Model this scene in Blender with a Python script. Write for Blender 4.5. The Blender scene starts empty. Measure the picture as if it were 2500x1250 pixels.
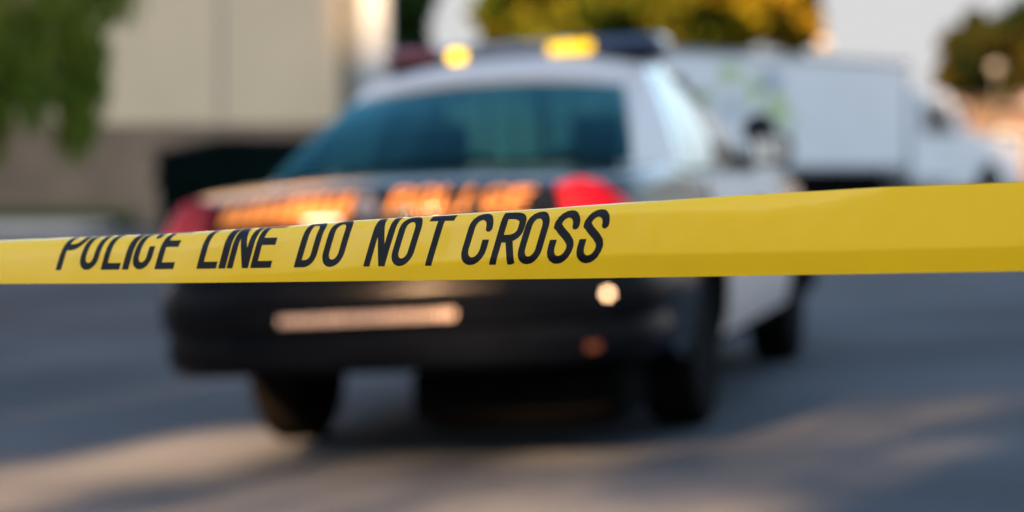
import bpy, math, random
import numpy as np
from mathutils import Vector, Matrix
R = math.radians
random.seed(7); rng = np.random.default_rng(7)
scene = bpy.context.scene
C = scene.collection

# ------------------------------------------------------------------ camera
F = 85.0 / 36.0 * 2500.0            # focal length in photograph pixels
CAM_H = 1.10
PITCH = math.atan(225.0 / F)
cam_d = bpy.data.cameras.new("camera"); cam = bpy.data.objects.new("camera", cam_d); C.objects.link(cam)
cam.location = (0, 0, CAM_H); cam.rotation_euler = (R(90) - PITCH, 0, 0)
cam_d.lens = 85; cam_d.sensor_width = 36; cam_d.clip_start = 0.05; cam_d.clip_end = 3000
cam_d.dof.use_dof = True; cam_d.dof.focus_distance = 2.32; cam_d.dof.aperture_fstop = 2.95
cam_d.dof.aperture_blades = 7; cam_d.dof.aperture_rotation = R(8)
scene.camera = cam

def at(x, y, d):
    """the world point seen at photograph pixel (x, y), d metres ahead"""
    cx, cy = (x - 1250) / F, (625 - y) / F
    s, c = math.sin(PITCH), math.cos(PITCH)
    dy, dz = c + cy * s, -s + cy * c
    k = d / dy
    return Vector((cx * k, d, CAM_H + dz * k))

# ------------------------------------------------------------------ light
SUN_EL = R(26); TRAVEL = Vector((0.6, 1.0, 0)).normalized()
world = bpy.data.worlds.new("World"); scene.world = world; world.use_nodes = True
nt = world.node_tree; nt.nodes.clear()
sky = nt.nodes.new("ShaderNodeTexSky"); sky.sky_type = 'NISHITA'; sky.sun_disc = False
sky.sun_elevation = SUN_EL; sky.sun_rotation = math.atan2(-TRAVEL.x, -TRAVEL.y)
sky.air_density = 1.0; sky.dust_density = 0.6; sky.ozone_density = 1.2
bg = nt.nodes.new("ShaderNodeBackground"); bg.inputs[1].default_value = 0.07
wo = nt.nodes.new("ShaderNodeOutputWorld")
tcw = nt.nodes.new("ShaderNodeTexCoord"); sep = nt.nodes.new("ShaderNodeSeparateXYZ"); mr = nt.nodes.new("ShaderNodeMapRange")     # a grey haze bank lies along the whole horizon
nt.links.new(tcw.outputs["Generated"], sep.inputs[0]); nt.links.new(sep.outputs[2], mr.inputs[0])
mr.inputs[1].default_value = .10; mr.inputs[2].default_value = .24; mr.inputs[3].default_value = 1; mr.inputs[4].default_value = 0
thin = nt.nodes.new("ShaderNodeMixRGB"); thin.blend_type = 'DARKEN'; nt.links.new(mr.outputs[0], thin.inputs[0])
thin.inputs[2].default_value = (1.31, 1.31, 1.32, 1)
wb = nt.nodes.new("ShaderNodeMixRGB"); wb.blend_type = 'MULTIPLY'; wb.inputs[0].default_value = 1; wb.inputs[2].default_value = (1.0, .90, .78, 1)   # the camera's daylight white balance
nt.links.new(sky.outputs[0], wb.inputs[1]); nt.links.new(wb.outputs[0], thin.inputs[1]); nt.links.new(thin.outputs[0], bg.inputs[0]); nt.links.new(bg.outputs[0], wo.inputs[0])
sd = bpy.data.lights.new("sun", 'SUN'); sun = bpy.data.objects.new("sun", sd); C.objects.link(sun)
sd.energy = 5.0; sd.angle = R(0.53); sd.color = (1.0, 0.57, 0.29)
trav = Vector((TRAVEL.x * math.cos(SUN_EL), TRAVEL.y * math.cos(SUN_EL), -math.sin(SUN_EL)))
sun.rotation_euler = trav.to_track_quat('-Z', 'Y').to_euler(); sun.location = (-12, -20, 14)
scene.view_settings.view_transform = 'Standard'; scene.view_settings.look = 'None'
scene.view_settings.exposure = 2.94; scene.view_settings.gamma = 1.0
scene.render.engine = 'CYCLES'; scene.cycles.use_denoising = True
scene.cycles.max_bounces = 8; scene.cycles.transparent_max_bounces = 16

# ------------------------------------------------------------------ materials
def mat(name, col, rough=0.6, metal=0.0, coat=0.0, spec=0.5, noise=0.0, nscale=8.0, bump=0.0,
        emit=None, estr=0, col2=None, coord='Object', trans=0.0):
    m = bpy.data.materials.new(name); m.use_nodes = True
    t = m.node_tree; b = t.nodes["Principled BSDF"]
    b.inputs["Base Color"].default_value = (*col, 1); b.inputs["Roughness"].default_value = rough
    b.inputs["Metallic"].default_value = metal; b.inputs["Coat Weight"].default_value = coat
    b.inputs["Coat Roughness"].default_value = 0.04; b.inputs["Specular IOR Level"].default_value = spec
    if emit: b.inputs["Emission Color"].default_value = (*emit, 1); b.inputs["Emission Strength"].default_value = estr
    if noise or col2 or bump:
        tc = t.nodes.new("ShaderNodeTexCoord"); n = t.nodes.new("ShaderNodeTexNoise")
        n.inputs["Scale"].default_value = nscale; n.inputs["Detail"].default_value = 6
        t.links.new(tc.outputs[coord], n.inputs["Vector"])
        if noise or col2:
            r = t.nodes.new("ShaderNodeValToRGB")
            c1 = tuple(max(0, c * (1 - noise)) for c in col); c2 = col2 or tuple(c * (1 + noise) for c in col)
            r.color_ramp.elements[0].position = .32; r.color_ramp.elements[1].position = .68
            r.color_ramp.elements[0].color = (*c1, 1); r.color_ramp.elements[1].color = (*c2, 1)
            t.links.new(n.outputs["Fac"], r.inputs[0]); t.links.new(r.outputs[0], b.inputs["Base Color"])
        if bump:
            bp = t.nodes.new("ShaderNodeBump"); bp.inputs["Strength"].default_value = bump
            t.links.new(n.outputs["Fac"], bp.inputs["Height"]); t.links.new(bp.outputs[0], b.inputs["Normal"])
    return m

def leaf_mat(name, c1, c2):
    m = bpy.data.materials.new(name); m.use_nodes = True; t = m.node_tree; t.nodes.clear()
    o = t.nodes.new("ShaderNodeOutputMaterial"); mx = t.nodes.new("ShaderNodeMixShader")
    d = t.nodes.new("ShaderNodeBsdfDiffuse"); tr = t.nodes.new("ShaderNodeBsdfTranslucent")
    tc = t.nodes.new("ShaderNodeTexCoord"); n = t.nodes.new("ShaderNodeTexNoise"); n.inputs["Scale"].default_value = 0.9
    n.inputs["Detail"].default_value = 3
    r = t.nodes.new("ShaderNodeValToRGB"); r.color_ramp.elements[0].color = (*c1, 1); r.color_ramp.elements[1].color = (*c2, 1)
    r.color_ramp.elements[0].position = .38; r.color_ramp.elements[1].position = .62
    t.links.new(tc.outputs["Object"], n.inputs["Vector"]); t.links.new(n.outputs["Fac"], r.inputs[0])
    t.links.new(r.outputs[0], d.inputs[0]); t.links.new(r.outputs[0], tr.inputs[0]); mx.inputs[0].default_value = .3
    t.links.new(d.outputs[0], mx.inputs[1]); t.links.new(tr.outputs[0], mx.inputs[2]); t.links.new(mx.outputs[0], o.inputs[0])
    return m

def glass_mat(name, tint, refl_rough=0.02, refl=(1, 1, 1), ior=1.9):
    """tinted car glass: Fresnel reflection over a tinted see-through pane"""
    m = bpy.data.materials.new(name); m.use_nodes = True; t = m.node_tree; t.nodes.clear()
    o = t.nodes.new("ShaderNodeOutputMaterial"); mx = t.nodes.new("ShaderNodeMixShader")
    g = t.nodes.new("ShaderNodeBsdfGlossy"); g.inputs["Roughness"].default_value = refl_rough; g.inputs[0].default_value = (*refl, 1)
    tr = t.nodes.new("ShaderNodeBsdfTransparent"); tr.inputs[0].default_value = (*tint, 1)
    lw = t.nodes.new("ShaderNodeLayerWeight"); lw.inputs[0].default_value = .5; f0 = ((ior - 1) / (ior + 1)) ** 2     # Schlick, the same from both sides
    pw = t.nodes.new("ShaderNodeMath"); pw.operation = 'POWER'; pw.inputs[1].default_value = 4.0; t.links.new(lw.outputs["Facing"], pw.inputs[0])
    fr = t.nodes.new("ShaderNodeMapRange"); fr.inputs[3].default_value = f0; fr.inputs[4].default_value = 1; t.links.new(pw.outputs[0], fr.inputs[0])
    t.links.new(fr.outputs[0], mx.inputs[0]); t.links.new(tr.outputs[0], mx.inputs[1]); t.links.new(g.outputs[0], mx.inputs[2])
    t.links.new(mx.outputs[0], o.inputs[0]); return m

def asphalt_mat():
    m = mat("asphalt", (.075, .078, .082), rough=.9, spec=.08)
    t = m.node_tree; b = t.nodes["Principled BSDF"]
    tc = t.nodes.new("ShaderNodeTexCoord")
    n1 = t.nodes.new("ShaderNodeTexNoise"); n1.inputs["Scale"].default_value = .5; n1.inputs["Detail"].default_value = 5
    n2 = t.nodes.new("ShaderNodeTexNoise"); n2.inputs["Scale"].default_value = 90; n2.inputs["Detail"].default_value = 3
    for n in (n1, n2): t.links.new(tc.outputs["Object"], n.inputs["Vector"])
    r = t.nodes.new("ShaderNodeValToRGB"); r.color_ramp.elements[0].position = .3; r.color_ramp.elements[1].position = .7
    r.color_ramp.elements[0].color = (.044, .051, .060, 1); r.color_ramp.elements[1].color = (.090, .101, .114, 1)
    mx = t.nodes.new("ShaderNodeMixRGB"); mx.blend_type = 'MULTIPLY'; mx.inputs[0].default_value = .5
    r2 = t.nodes.new("ShaderNodeValToRGB"); r2.color_ramp.elements[0].color = (.5, .5, .5, 1); r2.color_ramp.elements[1].color = (1.5, 1.5, 1.5, 1)
    t.links.new(n1.outputs["Fac"], r.inputs[0]); t.links.new(n2.outputs["Fac"], r2.inputs[0])
    t.links.new(r.outputs[0], mx.inputs[1]); t.links.new(r2.outputs[0], mx.inputs[2]); t.links.new(mx.outputs[0], b.inputs["Base Color"])
    bp = t.nodes.new("ShaderNodeBump"); bp.inputs["Strength"].default_value = .4; bp.inputs["Distance"].default_value = .01
    t.links.new(n2.outputs["Fac"], bp.inputs["Height"]); t.links.new(bp.outputs[0], b.inputs["Normal"])
    return m

M = dict(
    asphalt=asphalt_mat(),
    concrete=mat("concrete", (.42, .41, .38), .85, noise=.15, nscale=3),
    tape=mat("tape_yellow", (.97, .57, .010), .26, coat=.25, spec=.35, bump=.05, nscale=60, coord="Object"),
    ink=mat("printing_ink", (.003, .004, .006), .38, spec=.22),
    black=mat("black_paint", (.002, .003, .005), .12, coat=.0, spec=.17),
    white=mat("white_paint", (.56, .48, .44), .45, coat=.06),
    satin=mat("bumper_satin_black", (.002, .003, .005), .17, spec=.03),
    rubber=mat("rubber", (.003, .003, .003), .9, spec=.04, noise=.3, nscale=30),
    steel=mat("rim_steel", (.45, .45, .46), .35, metal=.9),
    dark=mat("underbody", (.002, .002, .002), .9, spec=.03, noise=.4, nscale=6),
    plastic=mat("black_plastic", (.006, .006, .007), .5, spec=.2),
    seat=mat("seat_cloth", (.035, .045, .05), .85, noise=.3, nscale=20),
    carglass=glass_mat("car_glass", (.31, .50, .48), refl=(.14, .40, .48), ior=1.42),
    screenglass=glass_mat("windscreen_glass", (.74, .86, .82), refl=(.5, .6, .6), ior=1.45),
    sideglass=glass_mat("side_glass", (.30, .40, .42)),
    gold=mat("gold_lettering", (.85, .31, .07), .5, spec=.1),
    peach=mat("pale_lettering", (.62, .48, .39), .6, spec=.1),
    red=mat("tail_lens", (.10, .003, .010), .35, coat=.05, spec=.15, emit=(1, .01, .03), estr=0.004469),
    redlit=mat("lit_tail_lens", (.45, .003, .010), .4, coat=.0, spec=.12, emit=(1, .008, .03), estr=0.02793),
    redbar=mat("red_bar_lens", (.16, .02, .03), .2, coat=1.0),
    bluebar=mat("blue_bar_lens", (.02, .04, .09), .2, coat=1.0),
    clearbar=mat("clear_bar_lens", (.16, .17, .20), .15, coat=1.0),
    amber=mat("amber_lamp", (.5, .3, .0), .5, spec=.05, emit=(1.0, .56, .0), estr=0.5587),
    amber2=mat("amber_lamp_wide", (.5, .3, .0), .5, spec=.05, emit=(1.0, .56, .0), estr=0.3073),
    pinkglow=mat("red_lamp", (.5, .1, .05), .3, emit=(1.0, .16, .10), estr=0.8939),  # pinkish glow standing in for red light spilled on the roof
    strobe=mat("strobe_lamp", (.9, .7, .4), .3, emit=(1.0, .60, .34), estr=0.838),  # glow standing in for a glint on the bumper, no lamp there
    tagl=mat("tag_lamp", (.9, .8, .6), .3, emit=(1.0, .80, .50), estr=0.5028),
    plate=mat("plate", (.22, .21, .19), .4),
    orangereflector=mat("orange_reflector", (.07, .014, .002), .4, emit=(1, .2, .02), estr=0.005587),  # dim orange glow painted for a reflection low on the bumper
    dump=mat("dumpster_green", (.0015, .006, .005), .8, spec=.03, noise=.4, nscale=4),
    wall=mat("cream_wall", (.62, .49, .32), .9, noise=.05, nscale=.7),
    wallcap=mat("wall_band", (.19, .135, .09), .9, noise=.18, nscale=.8),
    joint=mat("wall_joint", (.26, .24, .20), .9),
    downpipe=mat("downpipe", (.16, .17, .14), .7),
    column=mat("white_column", (.29, .34, .36), .8, noise=.06, nscale=2),
    roofm=mat("roofing", (.16, .13, .11), .9, noise=.3, nscale=3),
    truck=mat("truck_white", (.72, .74, .74), .4, coat=.4, noise=.04, nscale=1),
    truckgrey=mat("truck_trim", (.22, .24, .26), .5),
    green=mat("leaf_logo_green", (.42, .56, .22), .5),
    greenD=mat("leaf_logo_dark", (.20, .36, .07), .5),
    bluegrey=mat("logo_blue", (.30, .38, .45), .5),
    emblem=mat("emblem", (.09, .11, .17), .4),
    chrome=mat("chrome", (.7, .7, .7), .12, metal=1.0),
    bark=mat("bark", (.08, .06, .045), .95, noise=.3, nscale=12, bump=.4),
    pole=mat("lamp_post_paint", (.02, .03, .02), .6),
    lamp=mat("lit_lamp_globe", (.20, .14, .07), .4, emit=(1.0, .70, .36), estr=0.08939),
    lamp2=mat("lamp_globe", (.14, .14, .13), .3, coat=.4),
    brick=mat("brick", (.075, .05, .038), .9, noise=.25, nscale=5),
    glassdark=mat("window_glass", (.03, .04, .05), .08, coat=1.0),
    stucco=mat("stucco", (.78, .73, .66), .9, noise=.1, nscale=1),  # pale so the added shade blocks bounce light back
    grass=leaf_mat("grass", (.05, .09, .02), (.09, .13, .03)),
    leafA=leaf_mat("willow_leaves", (.13, .19, .025), (.30, .29, .045)),
    leafB=leaf_mat("dark_leaves", (.015, .045, .012), (.05, .09, .02)),
    leafC=leaf_mat("olive_leaves", (.05, .06, .006), (.20, .16, .009)),
    leafF=leaf_mat("green_olive_leaves", (.02, .045, .006), (.10, .10, .009)),
    leafD=leaf_mat("yellow_leaves", (.09, .07, .008), (.20, .14, .009)),
    leafE=leaf_mat("brown_green_leaves", (.005, .015, .006), (.035, .030, .006)),
)

# ------------------------------------------------------------------ mesh helpers
class MB:
    def __init__(s): s.v = []; s.f = []; s.m = []
    def add(s, verts, faces, mi=0):
        o = len(s.v); s.v += [tuple(v) for v in verts]; s.f += [tuple(i + o for i in f) for f in faces]; s.m += [mi] * len(faces)
    def box(s, c, size, rz=0, mi=0, bev=0.0):
        x, y, z = (k / 2 for k in size); ca, sa = math.cos(rz), math.sin(rz)
        if bev <= 0:
            P = [(sx * x, sy * y, sz * z) for sz in (-1, 1) for sy in (-1, 1) for sx in (-1, 1)]
            Fc = [(0, 2, 3, 1), (4, 5, 7, 6), (0, 1, 5, 4), (2, 6, 7, 3), (0, 4, 6, 2), (1, 3, 7, 5)]
        else:
            b = min(bev, x * .9, y * .9, z * .9); P = []; rings = []
            for (zz, ins) in ((-z, b), (-z + b, 0), (z - b, 0), (z, b)):
                X, Y = x - ins, y - ins; r = []
                for (px, py) in ((X - b, -Y), (X, -Y + b), (X, Y - b), (X - b, Y), (-X + b, Y), (-X, Y - b), (-X, -Y + b), (-X + b, -Y)):
                    r.append(len(P)); P.append((px, py, zz))
                rings.append(r)
            Fc = [tuple(reversed(rings[0])), tuple(rings[-1])]
            for a, c2 in zip(rings, rings[1:]):
                for i in range(8): j = (i + 1) % 8; Fc.append((a[i], a[j], c2[j], c2[i]))
        P = [(c[0] + p[0] * ca - p[1] * sa, c[1] + p[0] * sa + p[1] * ca, c[2] + p[2]) for p in P]
        s.add(P, Fc, mi)
    def tube(s, pts, rads, n=10, mi=0, caps=True):
        pts = [Vector(p) for p in pts]; rings = []; P = []
        for i, p in enumerate(pts):
            t = (pts[min(i + 1, len(pts) - 1)] - pts[max(i - 1, 0)]).normalized()
            a = t.orthogonal().normalized(); b = t.cross(a)
            if i and rings:
                a = (pa - t * pa.dot(t)).normalized(); b = t.cross(a)
            pa = a; r = rads[i] if hasattr(rads, '__len__') else rads
            rings.append([len(P) + k for k in range(n)])
            P += [p + (a * math.cos(2 * math.pi * k / n) + b * math.sin(2 * math.pi * k / n)) * r for k in range(n)]
        Fc = []
        for A, B in zip(rings, rings[1:]):
            for k in range(n): j = (k + 1) % n; Fc.append((A[k], A[j], B[j], B[k]))
        if caps: Fc += [tuple(reversed(rings[0])), tuple(rings[-1])]
        s.add(P, Fc, mi)
    def lathe(s, prof, axis_o, ax, n=32, mi=0):
        """prof: list of (distance along the axis, radius), ax: axis direction"""
        ax = Vector(ax).normalized(); a = ax.orthogonal().normalized(); b = ax.cross(a); P = []; Fc = []
        for (h, r) in prof:
            P += [Vector(axis_o) + ax * h + (a * math.cos(2 * math.pi * k / n) + b * math.sin(2 * math.pi * k / n)) * r for k in range(n)]
        for i in range(len(prof) - 1):
            for k in range(n):
                j = (k + 1) % n; Fc.append((i * n + k, i * n + j, (i + 1) * n + j, (i + 1) * n + k))
        Fc += [tuple(reversed(range(n))), tuple(range((len(prof) - 1) * n, len(prof) * n))]
        s.add(P, Fc, mi)
    def grid(s, rows, mi=0, close=False):
        P = [p for r in rows for p in r]; n = len(rows[0]); Fc = []
        for i in range(len(rows) - 1):
            for j in range(n - (0 if close else 1)):
                k = (j + 1) % n; Fc.append((i * n + j, i * n + k, (i + 1) * n + k, (i + 1) * n + j))
        s.add(P, Fc, mi)
    def build(s, name, mats, parent=None, smooth=True, sharp=35):
        me = bpy.data.meshes.new(name); me.from_pydata(s.v, [], s.f); me.update()
        if not isinstance(mats, (list, tuple)): mats = [mats]
        for m in mats: me.materials.append(m)
        if len(mats) > 1: me.polygons.foreach_set("material_index", s.m)
        if smooth:
            me.polygons.foreach_set("use_smooth", [True] * len(me.polygons)); me.set_sharp_from_angle(angle=R(sharp))
        o = bpy.data.objects.new(name, me); C.objects.link(o)
        if parent: o.parent = parent
        return o

def panel(rows, t, name, m, parent, out):
    """a sheet of thickness t; out(i, j) gives the outward direction"""
    mb = MB(); n = len(rows); k = len(rows[0])
    back = [[Vector(rows[i][j]) - Vector(out(i, j)) * t for j in range(k)] for i in range(n)]
    mb.grid(rows); mb.grid([list(reversed(r)) for r in back])
    top = [rows[0], back[0]]; bot = [back[-1], rows[-1]]
    mb.grid(top); mb.grid(bot)
    mb.grid([[r[0] for r in back], [r[0] for r in rows]]); mb.grid([[r[-1] for r in rows], [r[-1] for r in back]])
    return mb.build(name, m, parent)

def tag(o, label=None, cat=None, group=None, kind=None):
    if label: o["label"] = label
    if cat: o["category"] = cat
    if group: o["group"] = group
    if kind: o["kind"] = kind
    return o
def empty(name, loc=(0, 0, 0), rz=0):
    o = bpy.data.objects.new(name, None); C.objects.link(o); o.location = loc; o.rotation_euler = (0, 0, rz)
    o.empty_display_size = .3; return o
def lerp(a, b, t): return a + (b - a) * t
def sm(a, b, x):
    t = min(1, max(0, (x - a) / (b - a))); return t * t * (3 - 2 * t)
def itp(tab, x):
    if x <= tab[0][0]: return tab[0][1]
    for (a, b), (c, d) in zip(tab, tab[1:]):
        if x <= c: return b + (d - b) * (x - a) / (c - a)
    return tab[-1][1]

# ------------------------------------------------------------------ ground
TILT = math.tan(R(3.4))
def gz(x, y):
    k = 1 - sm(14, 24, y); k *= sm(-6, 3, y)
    xx = max(-4.5, min(4.5, x)); return TILT * xx * k - 0.02 * k
def axis(a, b, lo, hi, fine):
    v = list(np.arange(lo, hi + 1e-6, fine)); s = fine
    x = hi
    while x < b: s *= 1.35; x += s; v.append(min(x, b))
    s = fine; x = lo
    while x > a: s *= 1.35; x -= s; v.insert(0, max(x, a))
    return v
xs = axis(-1200, 1200, -6, 7, .5); ys = axis(-300, 2200, -7, 26, .5)
mb = MB(); mb.grid([[(x, y, gz(x, y)) for x in xs] for y in ys])
tag(mb.build("road", M["asphalt"]), kind="structure")

# ------------------------------------------------------------------ lettering: stroke glyphs -> clipped cells
def arc(cx, cy, rx, ry, a0, a1, n=10):
    return [(cx + rx * math.cos(R(lerp(a0, a1, i / n))), cy + ry * math.sin(R(lerp(a0, a1, i / n)))) for i in range(n + 1)]
def glyph(ch, w, t):
    h = t / 2; r = (w - t) / 2; ry = min(.24, r * 1.15); L, Rr = h, w - h
    top = arc(w / 2, 1 - h - ry, r, ry, 0, 180); bot = arc(w / 2, h + ry, r, ry, 180, 360)
    if ch == 'O': return [[(Rr, .5)] + top + bot + [(Rr, .5)]]
    if ch == 'C': return [[(Rr, .72)] + top + bot + [(Rr, .48)]]
    if ch == 'S': return [[(Rr, .72)] + top + [(L, .76), (L + .02, .70), (w * .34, .615), (w * .62, .50), (Rr - .03, .40), (Rr, .32)] + list(reversed(arc(w / 2, h + ry, r, ry, 180, 360))) + [(L, .45)]]
    if ch == 'L': return [[(L, 1), (L, 0)], [(0, h * .95), (w, h * .95)]]
    if ch == 'I': return [[(w / 2, 1), (w / 2, 0)]]
    if ch == 'E': return [[(L, 1), (L, 0)], [(0, h * .95), (w, h * .95)], [(0, 1 - h * .95), (w, 1 - h * .95)], [(0, .53), (w * .93, .53)]]
    if ch == 'T': return [[(w / 2, 1), (w / 2, 0)], [(0, 1 - h * .95), (w, 1 - h * .95)]]
    if ch == 'N': return [[(L, 1), (L, 0)], [(Rr, 1), (Rr, 0)], [(L + .0, 1.0), (Rr, 0.0)]]
    if ch == 'D': return [[(L, 1), (L, 0)], [(L, 1 - h)] + [(lerp(L, Rr, .45), 1 - h)] + arc(lerp(L, Rr, .45), .74, (Rr - L) * .55, .26 - h, 90, 0) + arc(lerp(L, Rr, .45), .26, (Rr - L) * .55, .26 - h, 0, -90) + [(L, h)]]
    if ch in 'PR':
        c = lerp(L, Rr, .4); s = [[(L, 1), (L, 0)], [(L, 1 - h), (c, 1 - h)] + arc(c, .80, (Rr - L) * .6, .20 - h, 90, 0) + arc(c, .66, (Rr - L) * .6, .17, 0, -90) + [(L, .49)]]
        if ch == 'R': s.append([(w * .50, .50), (Rr, 0)])
        return s
    return [[(L, 1), (L, 0)], [(Rr, .95), (L, .4)], [(Rr, .6), (Rr, .05)]] if ch == '#' else [[(L, .05), (w / 2, .95)], [(w / 2, .95), (Rr, .05)]]
def sdf(strokes, X, Y, t):
    D = np.full(X.shape, 9.0)
    for s in strokes:
        n = len(s) - 1; closed = s[0] == s[-1] and n > 2
        for i in range(n):
            ax_, ay = s[i]; bx_, by = s[i + 1]; dx, dy = bx_ - ax_, by - ay; l2 = dx * dx + dy * dy
            if l2 < 1e-12: continue
            p = ((X - ax_) * dx + (Y - ay) * dy) / l2; q = np.clip(p, 0, 1)
            d = np.hypot(X - ax_ - q * dx, Y - ay - q * dy) - t / 2; l = math.sqrt(l2)
            if i == 0 and not closed: d = np.maximum(d, -p * l)
            if i == n - 1 and not closed: d = np.maximum(d, (p - 1) * l)
            D = np.minimum(D, d)
    D = np.maximum(D, np.maximum(-Y, Y - 1))
    return D
def glyph_mesh(mb, ch, w, t, shear, cell, place, x0, cap, y0):
    """w, t, cell in cap heights; place(u, v) -> point; x0, y0, cap in surface units"""
    nx = int(math.ceil(w / cell)) + 2; ny = int(math.ceil(1 / cell)) + 2
    gx = np.arange(nx + 1) * cell - cell * 1.0; gy = np.arange(ny + 1) * cell - cell * 1.0
    X, Y = np.meshgrid(gx, gy); D = sdf(glyph(ch, w, t), X, Y, t)
    V = {}; verts = []; faces = []
    def vid(key, x, y):
        if key not in V:
            V[key] = len(verts); verts.append(place(x0 + (x + shear * y) * cap, y0 + y * cap))
        return V[key]
    for j in range(ny):
        for i in range(nx):
            cs = ((i, j), (i + 1, j), (i + 1, j + 1), (i, j + 1)); ds = [D[b, a] for a, b in cs]
            if min(ds) >= 0: continue
            poly = []
            for k in range(4):
                a, b = cs[k], cs[(k + 1) % 4]; da, db = ds[k], ds[(k + 1) % 4]
                if da < 0: poly.append(vid(a, gx[a[0]], gy[a[1]]))
                if (da < 0) != (db < 0):
                    q = da / (da - db); q = min(.999, max(.001, q))
                    poly.append(vid((min(a, b), max(a, b)), lerp(gx[a[0]], gx[b[0]], q), lerp(gy[a[1]], gy[b[1]], q)))
            if len(poly) > 2: faces.append(tuple(poly))
    mb.add(verts, faces)

# ------------------------------------------------------------------ barricade tape
TW = 0.076
def tscale(x): return 2270 + .25 * x
YB = [(0, 693), (400, 691), (900, 686), (1250, 682), (1600, 677), (2000, 670.5), (2500, 662)]
YT = [(0, 586), (400, 570), (700, 551), (900, 536), (1250, 514), (1600, 490), (2000, 466), (2500, 438)]
def ext(tab, x):
    if x < 0: return tab[0][1] + (tab[1][1] - tab[0][1]) / tab[1][0] * x
    if x > 2500: return tab[-1][1] + (tab[-1][1] - tab[-2][1]) / 500 * (x - 2500)
    i = [a for a, _ in tab]; k = max(j for j in range(len(tab) - 1) if i[j] <= x); 
    # smooth (Catmull-Rom) interpolation
    p = lambda j: tab[max(0, min(len(tab) - 1, j))]
    (xa, a), (xb, b), (xc, c), (xd, d) = p(k - 1), p(k), p(k + 1), p(k + 2)
    ma = (c - a) / (xc - xa) if xc != xa else 0; mc = (d - b) / (xd - xb) if xd != xb else 0
    h = xc - xb; t = (x - xb) / h
    return (2*t**3-3*t**2+1)*b + (t**3-2*t**2+t)*h*ma + (-2*t**3+3*t**2)*c + (t**3-t**2)*h*mc
E0 = at(0, 640, F / tscale(0)); E1 = at(2500, 560, F / tscale(2500))
tdir = Vector((E1.x - E0.x, E1.y - E0.y, 0)).normalized(); tback = Vector((-tdir.y, tdir.x, 0))
if tback.y < 0: tback = -tback
NP = 96
def wav(x, w):     # slight slackness of the film
    return R(1.6) * math.sin(x * .0063 + w * 3.0) + R(1.0) * math.sin(x * .017 + 2.0 - w * 5) * (1 - w)
def prof(x, w0, phe, xi):
    crease = .07 + .22 * sm(300, 1500, xi); amp = R(15) * sm(250, 1300, xi)
    pts = [(0.0, 0.0)]; u = b = 0.0
    for i in range(NP):
        w = (i + .5) / NP
        ph = R(5) + R(5) * w - amp * (1 - sm(crease - .045, crease + .035, w)) + wav(xi, w) * .6
        if w > w0: ph += phe * sm(w0, 1.02, w) ** .9
        u += math.cos(ph) * TW / NP; b += math.sin(ph) * TW / NP; pts.append((u, b))
    return pts
_pc = {}
def tprofile(x):
    xi = max(-100, min(2600, x)); key = round(xi / 10)
    def solve(xi):
        s = tscale(xi); want = ext(YB, xi) - ext(YT, xi); phe = R(itp([(0, 108), (900, 104), (1350, 88), (1600, 60), (1800, 32), (2100, 12), (2500, 4)], xi))
        d0 = F / s
        def vis(w0):
            return max((u / (1 + tback.y * b / d0)) * s + 110 * (b * tback.y / d0) for u, b in prof(x, w0, phe, xi)) * .999
        lo, hi = .0, 1.0
        for _ in range(26):
            mid = (lo + hi) / 2
            if vis(mid) < want: lo = mid
            else: hi = mid
        return prof(x, (lo + hi) / 2, phe, xi)
    if key not in _pc: _pc[key] = solve(key * 10)
    if key + 1 not in _pc: _pc[key + 1] = solve((key + 1) * 10)
    if key - 1 not in _pc: _pc[key - 1] = solve((key - 1) * 10)
    k0 = math.floor(xi / 10); 
    if k0 not in _pc: _pc[k0] = solve(k0 * 10)
    if k0 + 1 not in _pc: _pc[k0 + 1] = solve((k0 + 1) * 10)
    t = xi / 10 - k0
    return [(lerp(a[0], c[0], t), lerp(a[1], c[1], t)) for a, c in zip(_pc[k0], _pc[k0 + 1])]
def tbase(x):
    return at(x, ext(YB, x), F / tscale(x))
_tp = {}
def tpoint(x, w, off=0.0):
    """x: photograph column of the lower edge below this point, w in 0..1 over the width"""
    k = round(x, 1)
    if k not in _tp: _tp[k] = (tbase(k), tprofile(k))
    off += .00014 * math.sin(k * .019 + w * 5.0) + .00008 * math.sin(k * .047 - w * 9 + 1.3) + .00008 * math.sin(k * .097 + w * 3 + .4) * math.sin(k * .011)
    B, pr = _tp[k]; q = max(0, min(NP - 1e-6, w * NP)); i = int(q); f = q - i
    (u0, b0), (u1, b1) = pr[i], pr[i + 1]; l = math.hypot(u1 - u0, b1 - b0)
    nu, nb = (b1 - b0) / l, -(u1 - u0) / l
    return B + Vector((0, 0, 1)) * (lerp(u0, u1, f) + nu * off) + tback * (lerp(b0, b1, f) + nb * off)
tape = empty("barricade_tape", tbase(1250))
tag(tape, "yellow barricade tape printed with black capitals, stretched across in front of the police car", "tape")
def inv(p): return tuple(Vector(p) - tape.location)
txs = list(np.concatenate([np.arange(-2600, -60, 40), np.arange(-60, 2561, 10), np.arange(2600, 9001, 50)])) 
def tx(x):        # beyond the frame the film runs on at an even step
    return x
rows = [[inv(tpoint(x, w / 48)) for x in txs] for w in range(49)]
backr = [[inv(tpoint(x, w / 48, -.00018)) for x in txs] for w in range(49)]
mb = MB(); mb.grid(rows); mb.grid([list(reversed(r)) for r in backr])
mb.grid([backr[0], rows[0]]); mb.grid([rows[-1], backr[-1]])
mb.build("film", M["tape"], tape, sharp=80)
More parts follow.
